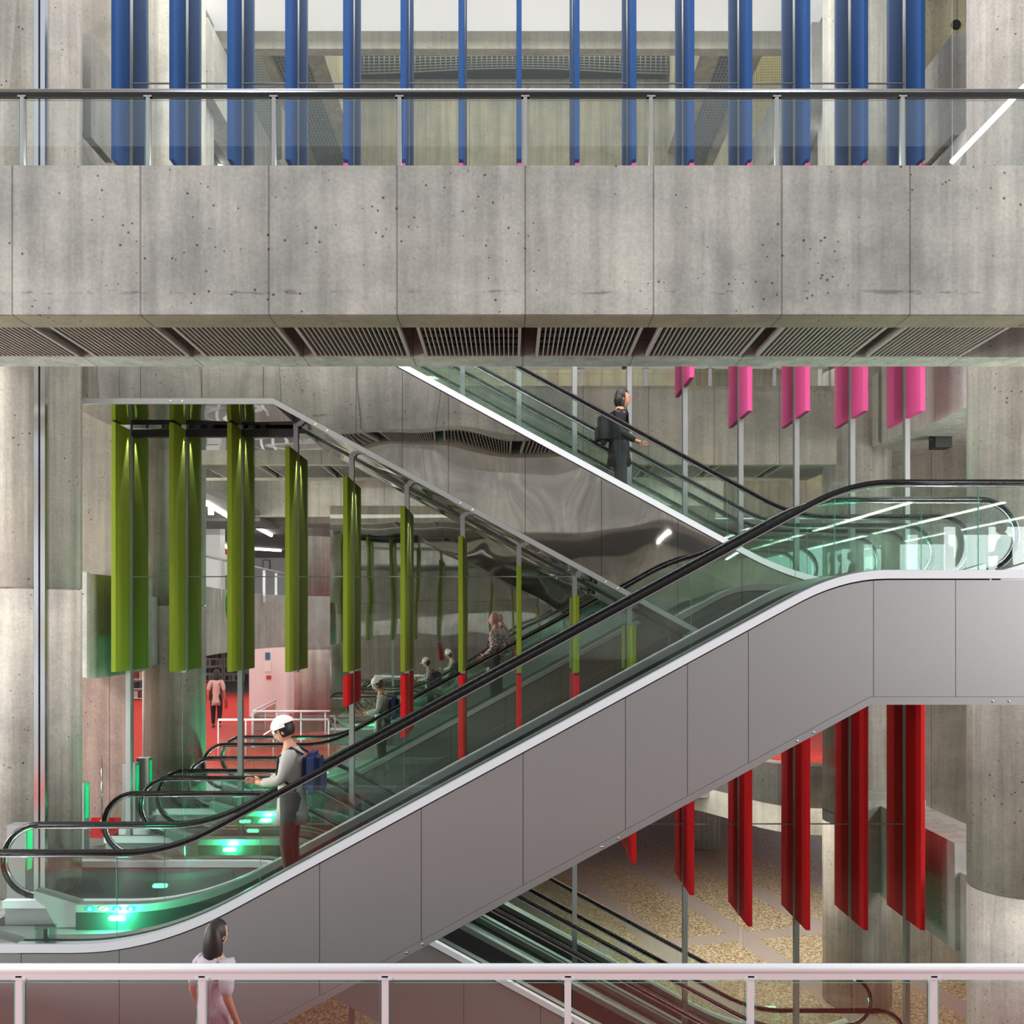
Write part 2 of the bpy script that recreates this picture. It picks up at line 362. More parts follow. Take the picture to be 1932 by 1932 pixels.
# ------------------------------------------------------------------ side parapets of the atrium
par = B().box(-7.4, -6.165, 13.2, 14.6, -.85, .70).box(-7.4, -6.32, 14.6, 15.9, -.85, .72).box(-7.2, -6.5, 15.9, 17, -.8, .45)
par.box(-6.42, -6.16, 13.12, 13.2, -.82, .72)
struct('trim_5', par, 'para', 'stepped pale concrete parapet behind the first green fin', 'parapet')
par = B(); pts = []
for i in range(13):
    a = i/12; x = 388+ (626-388)*a; D = 18.6+7.6*a+1.8*math.sin(a*math.pi); pts.append((PX(x, D), D))
par.xy(pts + [(x-.35, y+.5) for x, y in reversed(pts)], -.72, .72)
struct('trim_6', par, 'para', 'curved pale concrete parapet behind the third green fin', 'parapet')
struct('trim_7', B().box(6.65, 8.5, 12.9, 15.2, 3.12, 4.9).box(6.72, 8.5, 15.2, 16.3, 3.2, 5.3).box(6.66, 8, 16.3, 18.8, 3.2, 4.5), 'para', 'stepped concrete parapet right of the pink fins', 'parapet')
struct('trim_8', B().box(6.42, 7.2, 13.0, 15.6, -4.75, -3.2).box(6.5, 7.4, 12.3, 13.0, -4.9, -3.62).box(6.1, 7.2, 15.6, 17.6, -4.7, -3.1), 'para', 'stepped concrete parapet beside the right red fins', 'parapet')
struct('trim_9', B().box(-7.3, -6.63, 13.3, 14.0, 7.6, 8.82).box(-7.3, -6.6, 14.2, 15.0, 7.63, 9.25).box(-7.4, -6.8, 14.0, 14.2, 6.2, 8.6).xz([(-7.4, 6.2), (-6.3, 6.2), (-6.62, 7.5), (-7.4, 7.5)], 13.2, 15.2), 'para', 'angular concrete blocks beside the leftmost blue fin', 'parapet')
struct('trim_10', B().box(6.78, 7.5, 12.7, 13.4, 7.4, 8.9).box(6.70, 7.5, 13.65, 14.7, 7.37, 8.9).box(6.9, 7.5, 13.4, 13.65, 6.2, 8.6).xz([(6.3, 6.2), (7.5, 6.2), (7.5, 7.3), (6.75, 7.3)], 12.9, 15), 'para', 'angular concrete blocks beside the rightmost blue fin', 'parapet')
# curved parapet at the level below on the right
par = B(); pts = []
for i in range(13):
    a = i/12; x = 1180+(1562-1180)*a; D = 21.5-3.2*a+ .9*math.sin(a*math.pi*2)*.5; pts.append((PX(x, D), D))
par.xy(pts + [(x+.1, y+.5) for x, y in reversed(pts)], -4.35, -2.95)
struct('trim_11', par, 'para', 'curved pale parapet behind the red fins', 'parapet')
# ------------------------------------------------------------------ walls
struct('wall_left', B().box(-11, -6.75, 16.0, 16.3, .7, 13), 'wall', 'mottled concrete wall behind the first green fin', 'wall')
struct('wall_left_low', B().box(-11, -6.72, 15.8, 16.1, L1, -.7), 'pinkwall', 'concrete wall at lower left with pink light in its colour', 'wall')
struct('wall_right', B().box(6.9, 12, 18.9, 19.2, L0, 13), 'wall', 'concrete wall at far right behind the column', 'wall')
struct('wall_right_side', B().box(11.5, 11.8, 6, 20, L0, 13), 'wally')
struct('wall_left_side', B().box(-11.8, -11.5, 6, 16, L1, 13), 'wally')
struct('wall_back', B().box(-4.55, 5.2, 22.8, 22.9, L1, 2.92), 'mirwall', 'wavy polished steel wall mirroring the fins and escalators', 'wall')
struct('wall_library', B().box(-30, 14, 60, 60.3, L1, 4), 'paint')
struct('ceiling_mid', B().box(-30, -7, 18.9, 25.2, 2.95, 3.1).box(-30, 12, 27.35, 60, 2.95, 3.1).box(-30, -7, 25.2, 27.35, 2.8, 2.9), 'gceil', 'grey ceiling with lamp strips over the left gallery', 'ceiling')
struct('ceiling_low', B().box(-30, -6.6, 20.2, 60, -.72, -.6), 'paint')
struct('floor_gallery', B().box(-30, -6.7, 20.2, 60, L2-.2, L2), 'gcarpet')
struct('wall_gallery', B().box(-30, 0, 42, 42.3, L2, 2.95), 'paint')
# front side (behind the camera): seen in the polished steel and glass
struct('wall_front', B().box(-16, 13.0, -9.3, -9, L0, 14), 'wall')
struct('wall_front_beam', B().box(-16, 16, -3.6, -1.8, 2.93, 4.4), 'beam')
struct('wall_front_slab', B().box(-16, 16, -9, -1.8, -.85, L2), 'beam')
struct('ceiling_front', B().box(-16, 20, -9, -3.6, 2.95, 3.05), 'gceil')
for i, (a, c) in enumerate(((13.15, 13.45), (14.5, 17.4))):
    struct('window_%d' % (i+1), B().box(a, c, -9.1, -9, .6, 2.85), 'daylight')
for i in range(5):
    t = obj('ceiling_lamp', B().box(5.2+2.3*i, 5.32+2.3*i, -8.5, -4, 2.9, 2.94), 'lamp')
    tag(t, 'long ceiling lamp strip of the front gallery, reflected in the landing glass', 'lamp', 'lamp strips of the front gallery')

# ------------------------------------------------------------------ upper hall behind the blue fins
struct('ceiling_top', B().box(-7.0, 7.6, 14.6, 20.0, 13.1, 13.2), 'ceil', 'white ceiling above the blue fins with an added glow', 'ceiling')
struct('trim_12', B().box(PX(378, 20), PX(1565, 20), 20.0, 20.25, PZ(92, 20), 13.1), 'beamfar', 'concrete beam under the white ceiling', 'beam')
WY = 25.0
struct('wall_upper', B().box(-4.6, 4.75, WY, WY+.4, L3, 18), 'farwall', 'stained concrete wall behind the blue fins', 'wall')
struct('wall_upper_rear', B().box(-16, 16, 30, 30.3, L3-.5, 19), 'farwall')
struct('trim_13', B().box(-4.67, -4.27, 20.4, 24.98, 13.0, 17), 'farwall', 'brown concrete beam running back left of the stained wall', 'beam')
struct('trim_14', B().box(4.37, 4.82, 20.4, 24.98, 13.0, 17), 'farwall', 'brown concrete beam running back right of the stained wall', 'beam')
struct('trim_15', B().box(-6.8, -6.3, 18.8, 29.9, 11.1, 12.6), 'para', 'pale gallery parapet running back behind the third blue fin', 'parapet')
struct('trim_16', B().box(6.3, 6.8, 18.8, 29.9, 11.1, 12.5), 'para', 'pale gallery parapet running back right of the golden screen', 'parapet')
struct('ceiling_upper_left', B().box(-10, -6.81, 18.8, 29.9, 11.2, 11.35), 'gceil')
struct('ceiling_upper_right', B().box(6.81, 10, 18.8, 29.9, 11.2, 11.35), 'gceil')
struct('trim_19', B().box(-5.7, -5.48, 20.4, 29.9, 12.9, 13.3), 'farwall')
struct('trim_20', B().box(5.52, 5.75, 20.4, 29.9, 12.9, 13.3), 'farwall')
struct('trim_21', B().box(PX(362, 19.3), PX(389, 19.3), 19.3, 19.8, L3, 13.1).box(PX(1558, 19.3), PX(1590, 19.3), 19.3, 19.8, L3, 13.1), 'para')
struct('wall_upper_left', B().box(PX(276, 18), PX(322, 18), 18, 18.6, L3, 13.6), 'wall')
struct('wall_upper_right', B().box(PX(1636, 18), PX(1684, 18), 18, 18.6, L3, 13.6), 'wall')
struct('wall_upper_left_rear', B().box(PX(145, 17.4), PX(280, 17.4), 17.4, 17.8, L3, 14), 'farwall')
struct('wall_upper_right_rear', B().box(PX(1680, 17.4), PX(1840, 17.4), 17.4, 17.8, L3, 14), 'farwall')
def waffle(name, a, b, c, d, nu, nv, label, mat='waffle'):
    bb = B(); a, b, c, d = map(Vector, (a, b, c, d))
    q = lambda u, v: (a*(1-u)+b*u)*(1-v)+(d*(1-u)+c*u)*v
    for i in range(nu+1):
        bb.tube([q(i/nu, j/8) for j in range(9)], .022, 4)
    for j in range(nv+1):
        bb.tube([q(i/8, j/nv) for i in range(9)], .022, 4)
    return tag(obj(name, bb, mat), label, 'ceiling mesh')
waffle('ceiling_mesh', (-5.47, 20.5, 13.02), (-4.69, 20.5, 13.02), (-4.69, 28, 13.02), (-5.47, 28, 13.02), 9, 60, 'grey waffle ceiling mesh left of the stained wall')
waffle('ceiling_mesh', (4.84, 20.5, 13.02), (5.51, 20.5, 13.02), (5.51, 28, 13.02), (4.84, 28, 13.02), 8, 60, 'grey waffle ceiling mesh right of the stained wall')
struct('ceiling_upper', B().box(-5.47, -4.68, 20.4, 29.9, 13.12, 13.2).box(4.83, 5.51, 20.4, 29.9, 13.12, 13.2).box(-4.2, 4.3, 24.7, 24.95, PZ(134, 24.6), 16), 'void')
bb = B()
def sag(i, n): return .22*math.cos(i/n*4*math.pi)
n = 48
for j in range(9):
    bb.tube([(PX(668+(1275-668)*i/n, 24.7), 24.6, PZ(92+42*j/8 + (j/8)*5*math.cos(i/n*2*math.pi), 24.6)) for i in range(n+1)], .02, 4)
for i in range(64):
    x = 668+(1275-668)*i/63; bb.tube([(PX(x, 24.7), 24.6, PZ(92, 24.6)), (PX(x, 24.7), 24.6, PZ(134+5*math.cos(i/63*2*math.pi), 24.6))], .02, 4)
tag(obj('ceiling_mesh', bb, 'waffle'), 'wavy band of grey mesh along the top of the stained wall', 'ceiling mesh')
waffle('ceiling_mesh', P(1425, 80, 24), P(1476, 80, 24), P(1476, 300, 24), P(1425, 300, 24), 14, 44, 'golden mesh screen right of the stained wall', 'gold')
waffle('ceiling_mesh', P(470, 80, 24), P(530, 80, 24), P(530, 300, 24), P(470, 300, 24), 14, 44, 'narrow strip of grey mesh behind the third blue fin')

for sg, lab in ((-1, 'left'), (1, 'right')):
    t = thing('lamp_rail', (sg*7.1, 21.5, 11.1), 'black lamp rail with spotlights under the upper ' + lab + ' gallery', 'lamp')
    obj('rail', B().box(sg*7.1-.03, sg*7.1+.03, 19, 24, 11.12, 11.19), 'black', t)
    for y in (20.4, 22.0): obj('spotlight', B().cyl(sg*7.06, y, 10.9, 11.12, .05, 12, .07), 'lamp', t)
t = obj('pipe_opening', B().prism([(PX(1804, 17.38)+.09*math.cos(a*math.pi/8), 17.37, PZ(46, 17.38)+.09*math.sin(a*math.pi/8)) for a in range(16)], (0, .025, 0)), 'void')
tag(t, 'round dark pipe opening high on the concrete wall at upper right', 'pipe opening')
# ------------------------------------------------------------------ escalators
def bez(x0, z0, xm, zm, x1, z1, n=10):
    return [((1-t)**2*x0+2*t*(1-t)*xm+t*t*x1, (1-t)**2*z0+2*t*(1-t)*zm+t*t*z1) for t in [i/n for i in range(n+1)]]
def profile(zl, zh, ua, ub, ca, cb, u0, u1):
    sl = (zh-zl)/(ub-ua)
    p = [(u0, zl)] + bez(ua-ca, zl, ua, zl, ua+ca, zl+sl*ca) + bez(ub-cb, zh-sl*cb, ub, zh, ub+cb, zh) + [(u1, zh)]
    return p
def interp(p, u):
    if u <= p[0][0]: return p[0][1]
    for (a, b), (c, d) in zip(p, p[1:]):
        if u <= c: return b+(d-b)*(u-a)/(c-a) if c > a else d
    return p[-1][1]
def escalator(cx, yn, yf, d, rail_low, label, panel, seams=None, detail=True, led=(1, 1), half=HALF, decknear='white', rivets=False):
    X = lambda u: cx+d*u
    zl, zh = rail_low, rail_low+RISE
    rail = profile(zl, zh, -UB, UB, .45, .42, -half+.42, half-.42)
    deck = profile(zl-.894, zh-.894, -UB-.118, UB-.118, .8, .45, -half-.6, half+.6)
    bot = [(-half-.6, zl-.894-1.34), (-UB+.28-.28, zl-.894-1.34), (UB+.16, zh-.894-1.34), (half+.6, zh-.894-1.34)]
    k0 = (zl-.894-1.34) ; 
    # bottom line lies 2.32 below the rail on the slope
    ul = -UB+( -.894-1.34+2.32)/SL; uh = UB+(-.894-1.34+2.32)/SL
    bot = [(-half-.6, zl-2.234), (ul, zl-2.234), (uh, zh-2.234), (half+.6, zh-2.234)]
    floor_l, floor_h = zl-1.17, zh-1.17
    t = thing('escalator', (cx, (yn+yf)/2, floor_l), label, 'escalator')
    us = sorted(set([round(-half-.6+i*.12, 3) for i in range(int((2*half+1.2)/.12)+1)] + [ul, uh, half+.6]))
    def rng(a, b): return [a]+[u for u in us if a+.005 < u < b-.005]+[b]
    # cladding panels on the near side, flange, far side and underside
    sm = [-half-.02] + (seams or [-half+.6+1.03*i for i in range(int((2*half-.6)/1.03)+1)]) + [half+.55]
    sm = sorted(s_ for s_ in sm if -half-.05 <= s_ <= half+.56)
    for a, b in zip(sm, sm[1:]):
        uu = rng(a+.003, b-.003)
        obj('side_panel', B().strip([X(u) for u in uu], [interp(deck, u)-.10 for u in uu], [interp(bot, u)+.075 for u in uu], yn-.10, yn-.08), panel, t)
    uu = rng(-half-.02, half+.55)
    Xs = [X(u) for u in uu]; dk = [interp(deck, u) for u in uu]; bt = [interp(bot, u) for u in uu]
    obj('side_flange', B().strip(Xs, [z+.072 for z in bt], [z-.005 for z in bt], yn-.105, yn-.075), 'alu' if panel == 'mirror' else panel, t)
    if rivets:
        for i in range(6):
            u = -half+.9+i*1.95
            for q in (0, .16): obj('rivet', B().ball((X(u+q), yn-.108, interp(bot, u+q)+.03), (.014, .006, .014), 8), 'chrome', t)
    obj('side_panel', B().strip(Xs, [z-.10 for z in dk], [z for z in bt], yf+.08, yf+.10), panel, t)
    obj('truss_core', B().strip(Xs, [z-.12 for z in dk], [z+.05 for z in bt], yn-.075, yn+.02), 'void', t)
    obj('underside', B().strip(Xs, [z+.06 for z in bt], bt, yn-.075, yf+.08), panel if panel == 'mirror' else 'satin', t)
    # decks and skirts
    ui = rng(-half+.91, half-.91)
    Xi = [X(u) for u in ui]; di = [interp(deck, u) for u in ui]
    obj('outer_deck', B().strip(Xs, dk, [z-.085 for z in dk], yn-.115, yn-.02), decknear, t)
    obj('outer_deck', B().strip(Xs, dk, [z-.085 for z in dk], yf+.02, yf+.115), 'white', t)
    for (a, b, c) in ((yn+.02, yn+.15, yn+.135), (yf-.15, yf-.02, yf-.15)):
        obj('inner_deck', B().strip(Xi, [z+.01 for z in di], [z-.075 for z in di], a, b), 'alu', t)
        obj('skirt_panel', B().strip(Xi, [z-.075 for z in di], [z-.40 for z in di], c, c+.015), 'dsteel', t)
    # steps and landing plates
    st = B(); n = 17; u = -UB-.15; z = floor_l
    pts = [(u-.2, z)]
    for i in range(int((2*UB+.1)/.4)+1):
        z2 = min(floor_h, max(floor_l, floor_l+SL*(u+UB+.0)))
        pts += [(u, z2)]; u += .4; pts += [(u, z2)]
    pts += [(u+.05, floor_h)]
    st.xz([(X(a), b) for a, b in pts]+[(X(pts[-1][0]), pts[-1][1]-.35), (X(pts[0][0]), pts[0][1]-.35)], yn+.16, yf-.16)
    obj('step_chain', st, 'plate', t)
    for a, b, z in ((-half-.62, -UB-.33, floor_l), (UB+.2, half+.6, floor_h)):
        o_ = obj('landing_plate', B().box(min(X(a), X(b)), max(X(a), X(b)), yn+.02 if 1 else yn, yf-.02, z-.06, z), 'plate', t)
    # glass, handrails, newels
    r = .42
    js = [-half+.91-.5+1.45*i for i in range(9)]
    js = [j for j in js if j < half-.6] + [half-.012]
    js[0] = -half+.012
    for yy, side in ((yn, 0), (yf, 1)):
        for a, b in zip(js, js[1:]):
            m = max(4, int((b-a)/.1)); xs, zt, zb = [], [], []
            for i in range(m+1):
                u = a+.004+(b-a-.008)*i/m
                top = interp(rail, u)-.03; low = interp(deck, u)-.02
                for e, hz in ((-1, zl), (1, zh)):
                    uc = e*(half-.42)
                    if e*(u-uc) > 0:
                        dd = math.sqrt(max(0, (r-.03)**2-(u-uc)**2)); top = hz-r+dd; low = hz-r-dd
                    elif e*(u-uc) > -.5 and e*(u-uc) <= 0:
                        k = (e*(u-uc)+.5)/.5; low = low*(1-k)+(hz-2*r+.03)*k
                xs.append(X(u)); zt.append(top); zb.append(low)
            bb = B().strip(xs, zt, zb, yy-.006, yy+.006)
            bb.bm.normal_update()
            for f in bb.bm.faces:
                f.material_index = 0 if abs(f.normal.y) > .5 else 1
            obj('glass_pane', bb, None, t, ['glass', 'gedge'])
        path = []
        for i in range(15):
            a = math.radians(262-(262-90)*i/14); path.append((-half+.42+r*math.cos(a), zl-r+r*math.sin(a)))
        path += rail
        for i in range(15):
            a = math.radians(90-(90+82)*i/14); path.append((half-.42+r*math.cos(a), zh-r+r*math.sin(a)))
        obj('handrail', B().tube([(X(u), yy, z) for u, z in path], .027, 10, ry=.042), 'rubber', t)
        inner = []
        for i in range(15):
            a = math.radians(262-(262-90)*i/14); inner.append((-half+.42+(r-.042)*math.cos(a), zl-r+(r-.042)*math.sin(a)))
        inner += [(u, z-.042) for u, z in rail]
        for i in range(15):
            a = math.radians(90-(90+82)*i/14); inner.append((half-.42+(r-.042)*math.cos(a), zh-r+(r-.042)*math.sin(a)))
        obj('handrail_guide', B().tube([(X(u), yy, z) for u, z in inner], .012, 6, ry=.024), 'chrome', t)
        for e, hz in ((-1, zl), (1, zh)):
            q = [(-half+.40, -.745), (-half+.40, -.83), (-half+.53, -.93), (-half+.66, -1.165), (-half+.92, -1.165), (-half+.92, -.90)]
            obj('newel_cap', B().xz([(X(-e*u), hz+z) for u, z in q], yy-.085, yy+.085), 'alu', t)
    if detail:      # pictogram stickers on the far inner deck
        for i, c in enumerate(('sblue', 'swhite', 'sblue', 'sblue')):
            u = -half+1.07+i*.155; z = interp(deck, u)-.033
            s_ = obj('sticker', B().prism([(X(u)+.06*math.cos(a*math.pi/10), yf-.1515, z+.034*math.sin(a*math.pi/10)) for a in range(20)], (0, -.002, 0)), c, t)
            if c == 'swhite':
                obj('ring', B().tube([(X(u)+.057*math.cos(a*math.pi/10), yf-.154, z+.031*math.sin(a*math.pi/10)) for a in range(20)], .004, 5, closed=True), 'sred', s_)
                obj('pictogram', B().tube([(X(u)-.03, yf-.1545, z-.016), (X(u)+.03, yf-.1545, z+.016)], .005, 5), 'black', s_)
            else:
                obj('pictogram', B().ball((X(u), yf-.154, z+.016), (.01, .002, .008), 8).box(X(u)-.02, X(u)+.02, yf-.155, yf-.1535, z-.02, z+.004), 'swhite', s_)
    for e, on, hz in ((-1, led[0], zl), (1, led[1], zh)):
        if not on: continue
        u = e*(half-1.38); z = hz-1.035; x = X(u)
        for yy, s_ in ((yf-.155, -1), (yn+.155, 1)):
            obj('comb_lamp', B().xz([(x+.07*sx+.026*math.cos(a), z+.026*math.sin(a)) for sx, a0 in ((1, -90), (-1, 90)) for a in [math.radians(a0+k*30) for k in range(7)]], yy-.006, yy+.006), 'led', t)
        ld = bpy.data.lights.new('comb_light', 'POINT'); ld.energy = on*22; ld.color = (.05, 1, .42); ld.shadow_soft_size = .06
        lo = bpy.data.objects.new('comb_light', ld); COL.objects.link(lo); lo.parent = t; lo.location = Vector((x, yf-.3, z+.02))-wloc(t)
    return t
def px_seams(xs, D, cx, d): return sorted(d*(PX(x, D)-cx) for x in xs)
E1 = escalator(0, 9.1, 10.36, 1, L1+1.17, 'wide satin steel escalator rising to the right in front of the glass wall', 'satin',
               px_seams([40, 225, 603, 795, 987, 1180, 1297, 1412, 1648, 1803], 9.0, 0, 1), rivets=True, led=(2.6, 1))
E2 = escalator(.33, 12.2, 13.4, -1, L0+1.17, 'lower escalator going down to the pebble floor, nearest of its pair', 'satin', led=(1, 2))
E2b = escalator(.33, 14.05, 15.37, -1, L0+1.17, 'lower escalator going down to the pebble floor, behind the mullions', 'satin', led=(1, 2.5))
E1b = escalator(0, 17.1, 18.2, 1, L1+1.17, 'rear escalator rising to the right behind the green fins', 'satin', led=(4, 1))
U1 = escalator(.42, 12.2, 13.3, -1, L2+1.17, 'mirror polished escalator descending to the right under the near beam', 'mirror',
               px_seams([265, 381, 497, 672, 759, 846, 991, 1135, 1279, 1400], 12.1, .42, -1), led=(1, 0), rivets=True)
U2 = escalator(.42, 14.1, 15.28, -1, L2+1.17, 'upper descending escalator behind the glass wall posts', 'mirror', led=(1, 0))

# ------------------------------------------------------------------ glass partition with mullions
FX = [244, 349, 454, 559, 664, 768, 873, 979, 1084, 1187, 1292, 1397, 1502, 1607, 1710]
FXX = [PX(x, G) for x in FX]
gp = thing('glass_partition', (0, G, L1), 'tall frameless glass wall between the fins, on slim steel posts', 'glass wall')
for k, x in enumerate(FXX):
    post = k % 2 == 0
    zb = (L1 if k < 4 else L0) if post else (-.78 if k < 4 else max(-4.5, -1.25-.46*(k-4)))
    segs = [(zb, 11)]
    for a, b in segs:
        obj('mullion', B().box(x-.035, x+.035, G-.05, G-.008, a, b).box(x-.035, x+.035, G+.008, G+.05, a, b).box(x-.01, x+.01, G-.008, G+.008, a, b), 'steel', gp)
for k in range(14):
    xa, xb = FXX[k]+.036, FXX[k+1]-.036
    for a, b in ((L1 if k < 4 else L0, -3.09), (-3.085, .675), (.681, 8.185), (8.191, 11)):
        bb = B().box(xa, xb, G-.006, G+.006, a+.004, b-.004); bb.bm.normal_update()
        for f in bb.bm.faces: f.material_index = 0 if abs(f.normal.y) > .5 else 1
        obj('glass_pane', bb, None, gp, ['pglass', 'gedge'])
for a, b in ((0, 14),):
    for z in (-3.087, .678, 8.188):
        obj('joint_clamp', B().box(FXX[0], FXX[14], G-.012, G+.012, z-.008, z+.008), 'steel', gp)
# glazing beam below the upper landing
obj('head_channel', B().box(FXX[0]+.06, FXX[3]-.03, G-.05, G+.05, 2.80, 2.91), 'dsteel', gp)

# ------------------------------------------------------------------ coloured fins
def fin(k, col, z0, z1, label, y0=13.17, y1=14.36):
    x = FXX[k]; tw = .035
    t = thing('felt_fin', (x, G, z0), label, 'fin', col + ' fins along the glass wall')
    def bd(a, b):
        bb = B().box(x-tw, x+tw, a, b, z0, z1); bmesh.ops.bevel(bb.bm, geom=bb.bm.edges[:], offset=.006, segments=1, affect='EDGES'); return bb
    obj('front_board', bd(y0, G-.06), col, t); obj('back_board', bd(G+.06, y1), col, t)
pos = lambda k: ORD[k] + ' from the left'
for k in range(15):
    fin(k, 'blue', 6.75, 11, 'tall blue felt fin above the near beam, ' + pos(k))
for k in range(4, 15):
    zb = 3.07 if k >= 11 else 3.56+.45*(10-k)
    lab = ('pink felt fin hanging below the near beam, ' + ORD[k-10] + ' from the left') if k >= 10 else ('pink tipped fin under the ' + ORD[k] + ' blue fin, mostly hidden by the beam')
    fin(k, 'pink', zb, 6.70, lab)
for k in range(10):
    zt = 2.905 if k < 3 else 2.56-.437*(k-3)
    fin(k, 'green', -.745, zt, 'olive green felt fin under the polished escalator, ' + pos(k))
for k in range(4, 15):
    zb = max(-4.52, -1.247-.46*(k-4))
    lab = ('red felt fin directly under the ' + ORD[k] + ' green fin') if k < 9 else ('red felt fin below the satin escalator, ' + ORD[k-9] + ' of the lower right row')
    fin(k, 'red', zb, -.79 if k < 9 else -.84, lab)

# ------------------------------------------------------------------ railings
def railing(name, y, zt, zb, xs, label, rail_mat, post_mat, rr, pw, glassm='rglass', x0=-6, x1=6, channel=None):
    t = thing(name, (0, y, zb), label, 'railing')
    obj('handrail', B().tube([(x0, y, zt-rr), (x1, y, zt-rr)], rr, 16), rail_mat, t)
    obj('rail_channel', B().box(x0, x1, y-.02, y+.02, zt-2*rr-.035, zt-2*rr+.01), channel or post_mat, t)
    for x in xs:
        p_ = obj('post', B().box(x-pw, x+pw, y-.02, y+.02, zb, zt-2*rr-.01), post_mat, t)
        obj('bracket', B().box(x-pw*2.2, x+pw*2.2, y-.025, y+.025, zt-2*rr-.035, zt-2*rr-.02), post_mat, p_)
    for a, b in zip(xs, xs[1:]):
        bb = B().box(a+pw+.015, b-pw-.015, y-.006, y+.006, zb+.01, zt-2*rr-.06); bb.bm.normal_update()
        for f in bb.bm.faces: f.material_index = 0 if abs(f.normal.y) > .5 else 1
        obj('glass_pane', bb, None, t, [glassm, 'gedge'])
    return t
railing('glass_railing', 5.9, PZ(1818, 5.9), L1, [PX(38+344.4*i, 5.9) for i in range(-1, 7)], 'white topped glass railing across the bottom of the picture', 'white', 'white', .032, .021)
railing('glass_railing', 8.78, PZ(168, 8.78), 4.35, [PX(43+237*i, 8.78) for i in range(-1, 9)], 'steel glass railing on top of the near beam', 'chrome', 'steel', .026, .018, 'uglass', channel='black')
railing('glass_railing', 17.0, PZ(688, 17), 4.4, [PX(975+121.5*i, 17) for i in range(-3, 6)], 'pale steel railing on the beam behind the pink fins', 'steel', 'white', .02, .03, x0=-3, x1=6)

exec_people = True
# ------------------------------------------------------------------ people
def skin(joints, edges, root, sub=1):
    me = bpy.data.meshes.new('tmp'); ks = list(joints)
    me.from_pydata([joints[k][0] for k in ks], [(ks.index(a), ks.index(b)) for a, b in edges], [])
    o = bpy.data.objects.new('tmp', me); COL.objects.link(o)
    o.modifiers.new('s', 'SKIN'); sv = me.skin_vertices[0].data
    for i, k in enumerate(ks):
        r = joints[k][1]; sv[i].radius = r if isinstance(r, tuple) else (r, r); sv[i].use_root = (k == root)
    m = o.modifiers.new('u', 'SUBSURF'); m.levels = sub; m.render_levels = sub
    dg = bpy.context.evaluated_depsgraph_get(); ev = o.evaluated_get(dg); b = B(); b.bm.from_mesh(ev.to_mesh()); ev.to_mesh_clear()
    for f in b.bm.faces: f.smooth = True
    bpy.data.objects.remove(o); bpy.data.meshes.remove(me)
    return b
POSE = dict(pelvis=(0, 0, .95), waist=(0, 0, 1.08), chest=(.01, 0, 1.28), neckb=(-.01, 0, 1.44), neck=(.01, 0, 1.52), head=(.03, 0, 1.57),
            shL=(0, .175, 1.375), elL=(-.04, .23, 1.13), wrL=(.06, .24, .89), paL=(.09, .24, .82),
            shR=(0, -.175, 1.375), elR=(-.04, -.23, 1.13), wrR=(.06, -.24, .89), paR=(.09, -.24, .82),
            hiL=(0, .09, .90), knL=(.03, .10, .50), anL=(-.02, .10, .09), toL=(.13, .11, .035),
            hiR=(0, -.09, .90), knR=(.03, -.10, .50), anR=(-.02, -.10, .09), toR=(.13, -.11, .035))
RAD = dict(pelvis=(.13, .105), waist=(.125, .095), chest=(.15, .105), neckb=.07, neck=.055, head=.05, sh=.066, el=.043, wr=.03, pa=.032, hi=.09, kn=.062, an=.042, to=.036)
def rad(k, g=0, f=1):
    r = RAD.get(k, RAD.get(k[:2])); return (r[0]*f+g, r[1]*f+g) if isinstance(r, tuple) else r*f+g
TORSO = [('pelvis', 'waist'), ('waist', 'chest'), ('chest', 'neckb')]
ARM = [e for s_ in 'LR' for e in (('neckb', 'sh'+s_), ('sh'+s_, 'el'+s_))]
FORE = [e for s_ in 'LR' for e in (('el'+s_, 'wr'+s_),)]
LEG = [e for s_ in 'LR' for e in (('pelvis', 'hi'+s_), ('hi'+s_, 'kn'+s_), ('kn'+s_, 'an'+s_))]
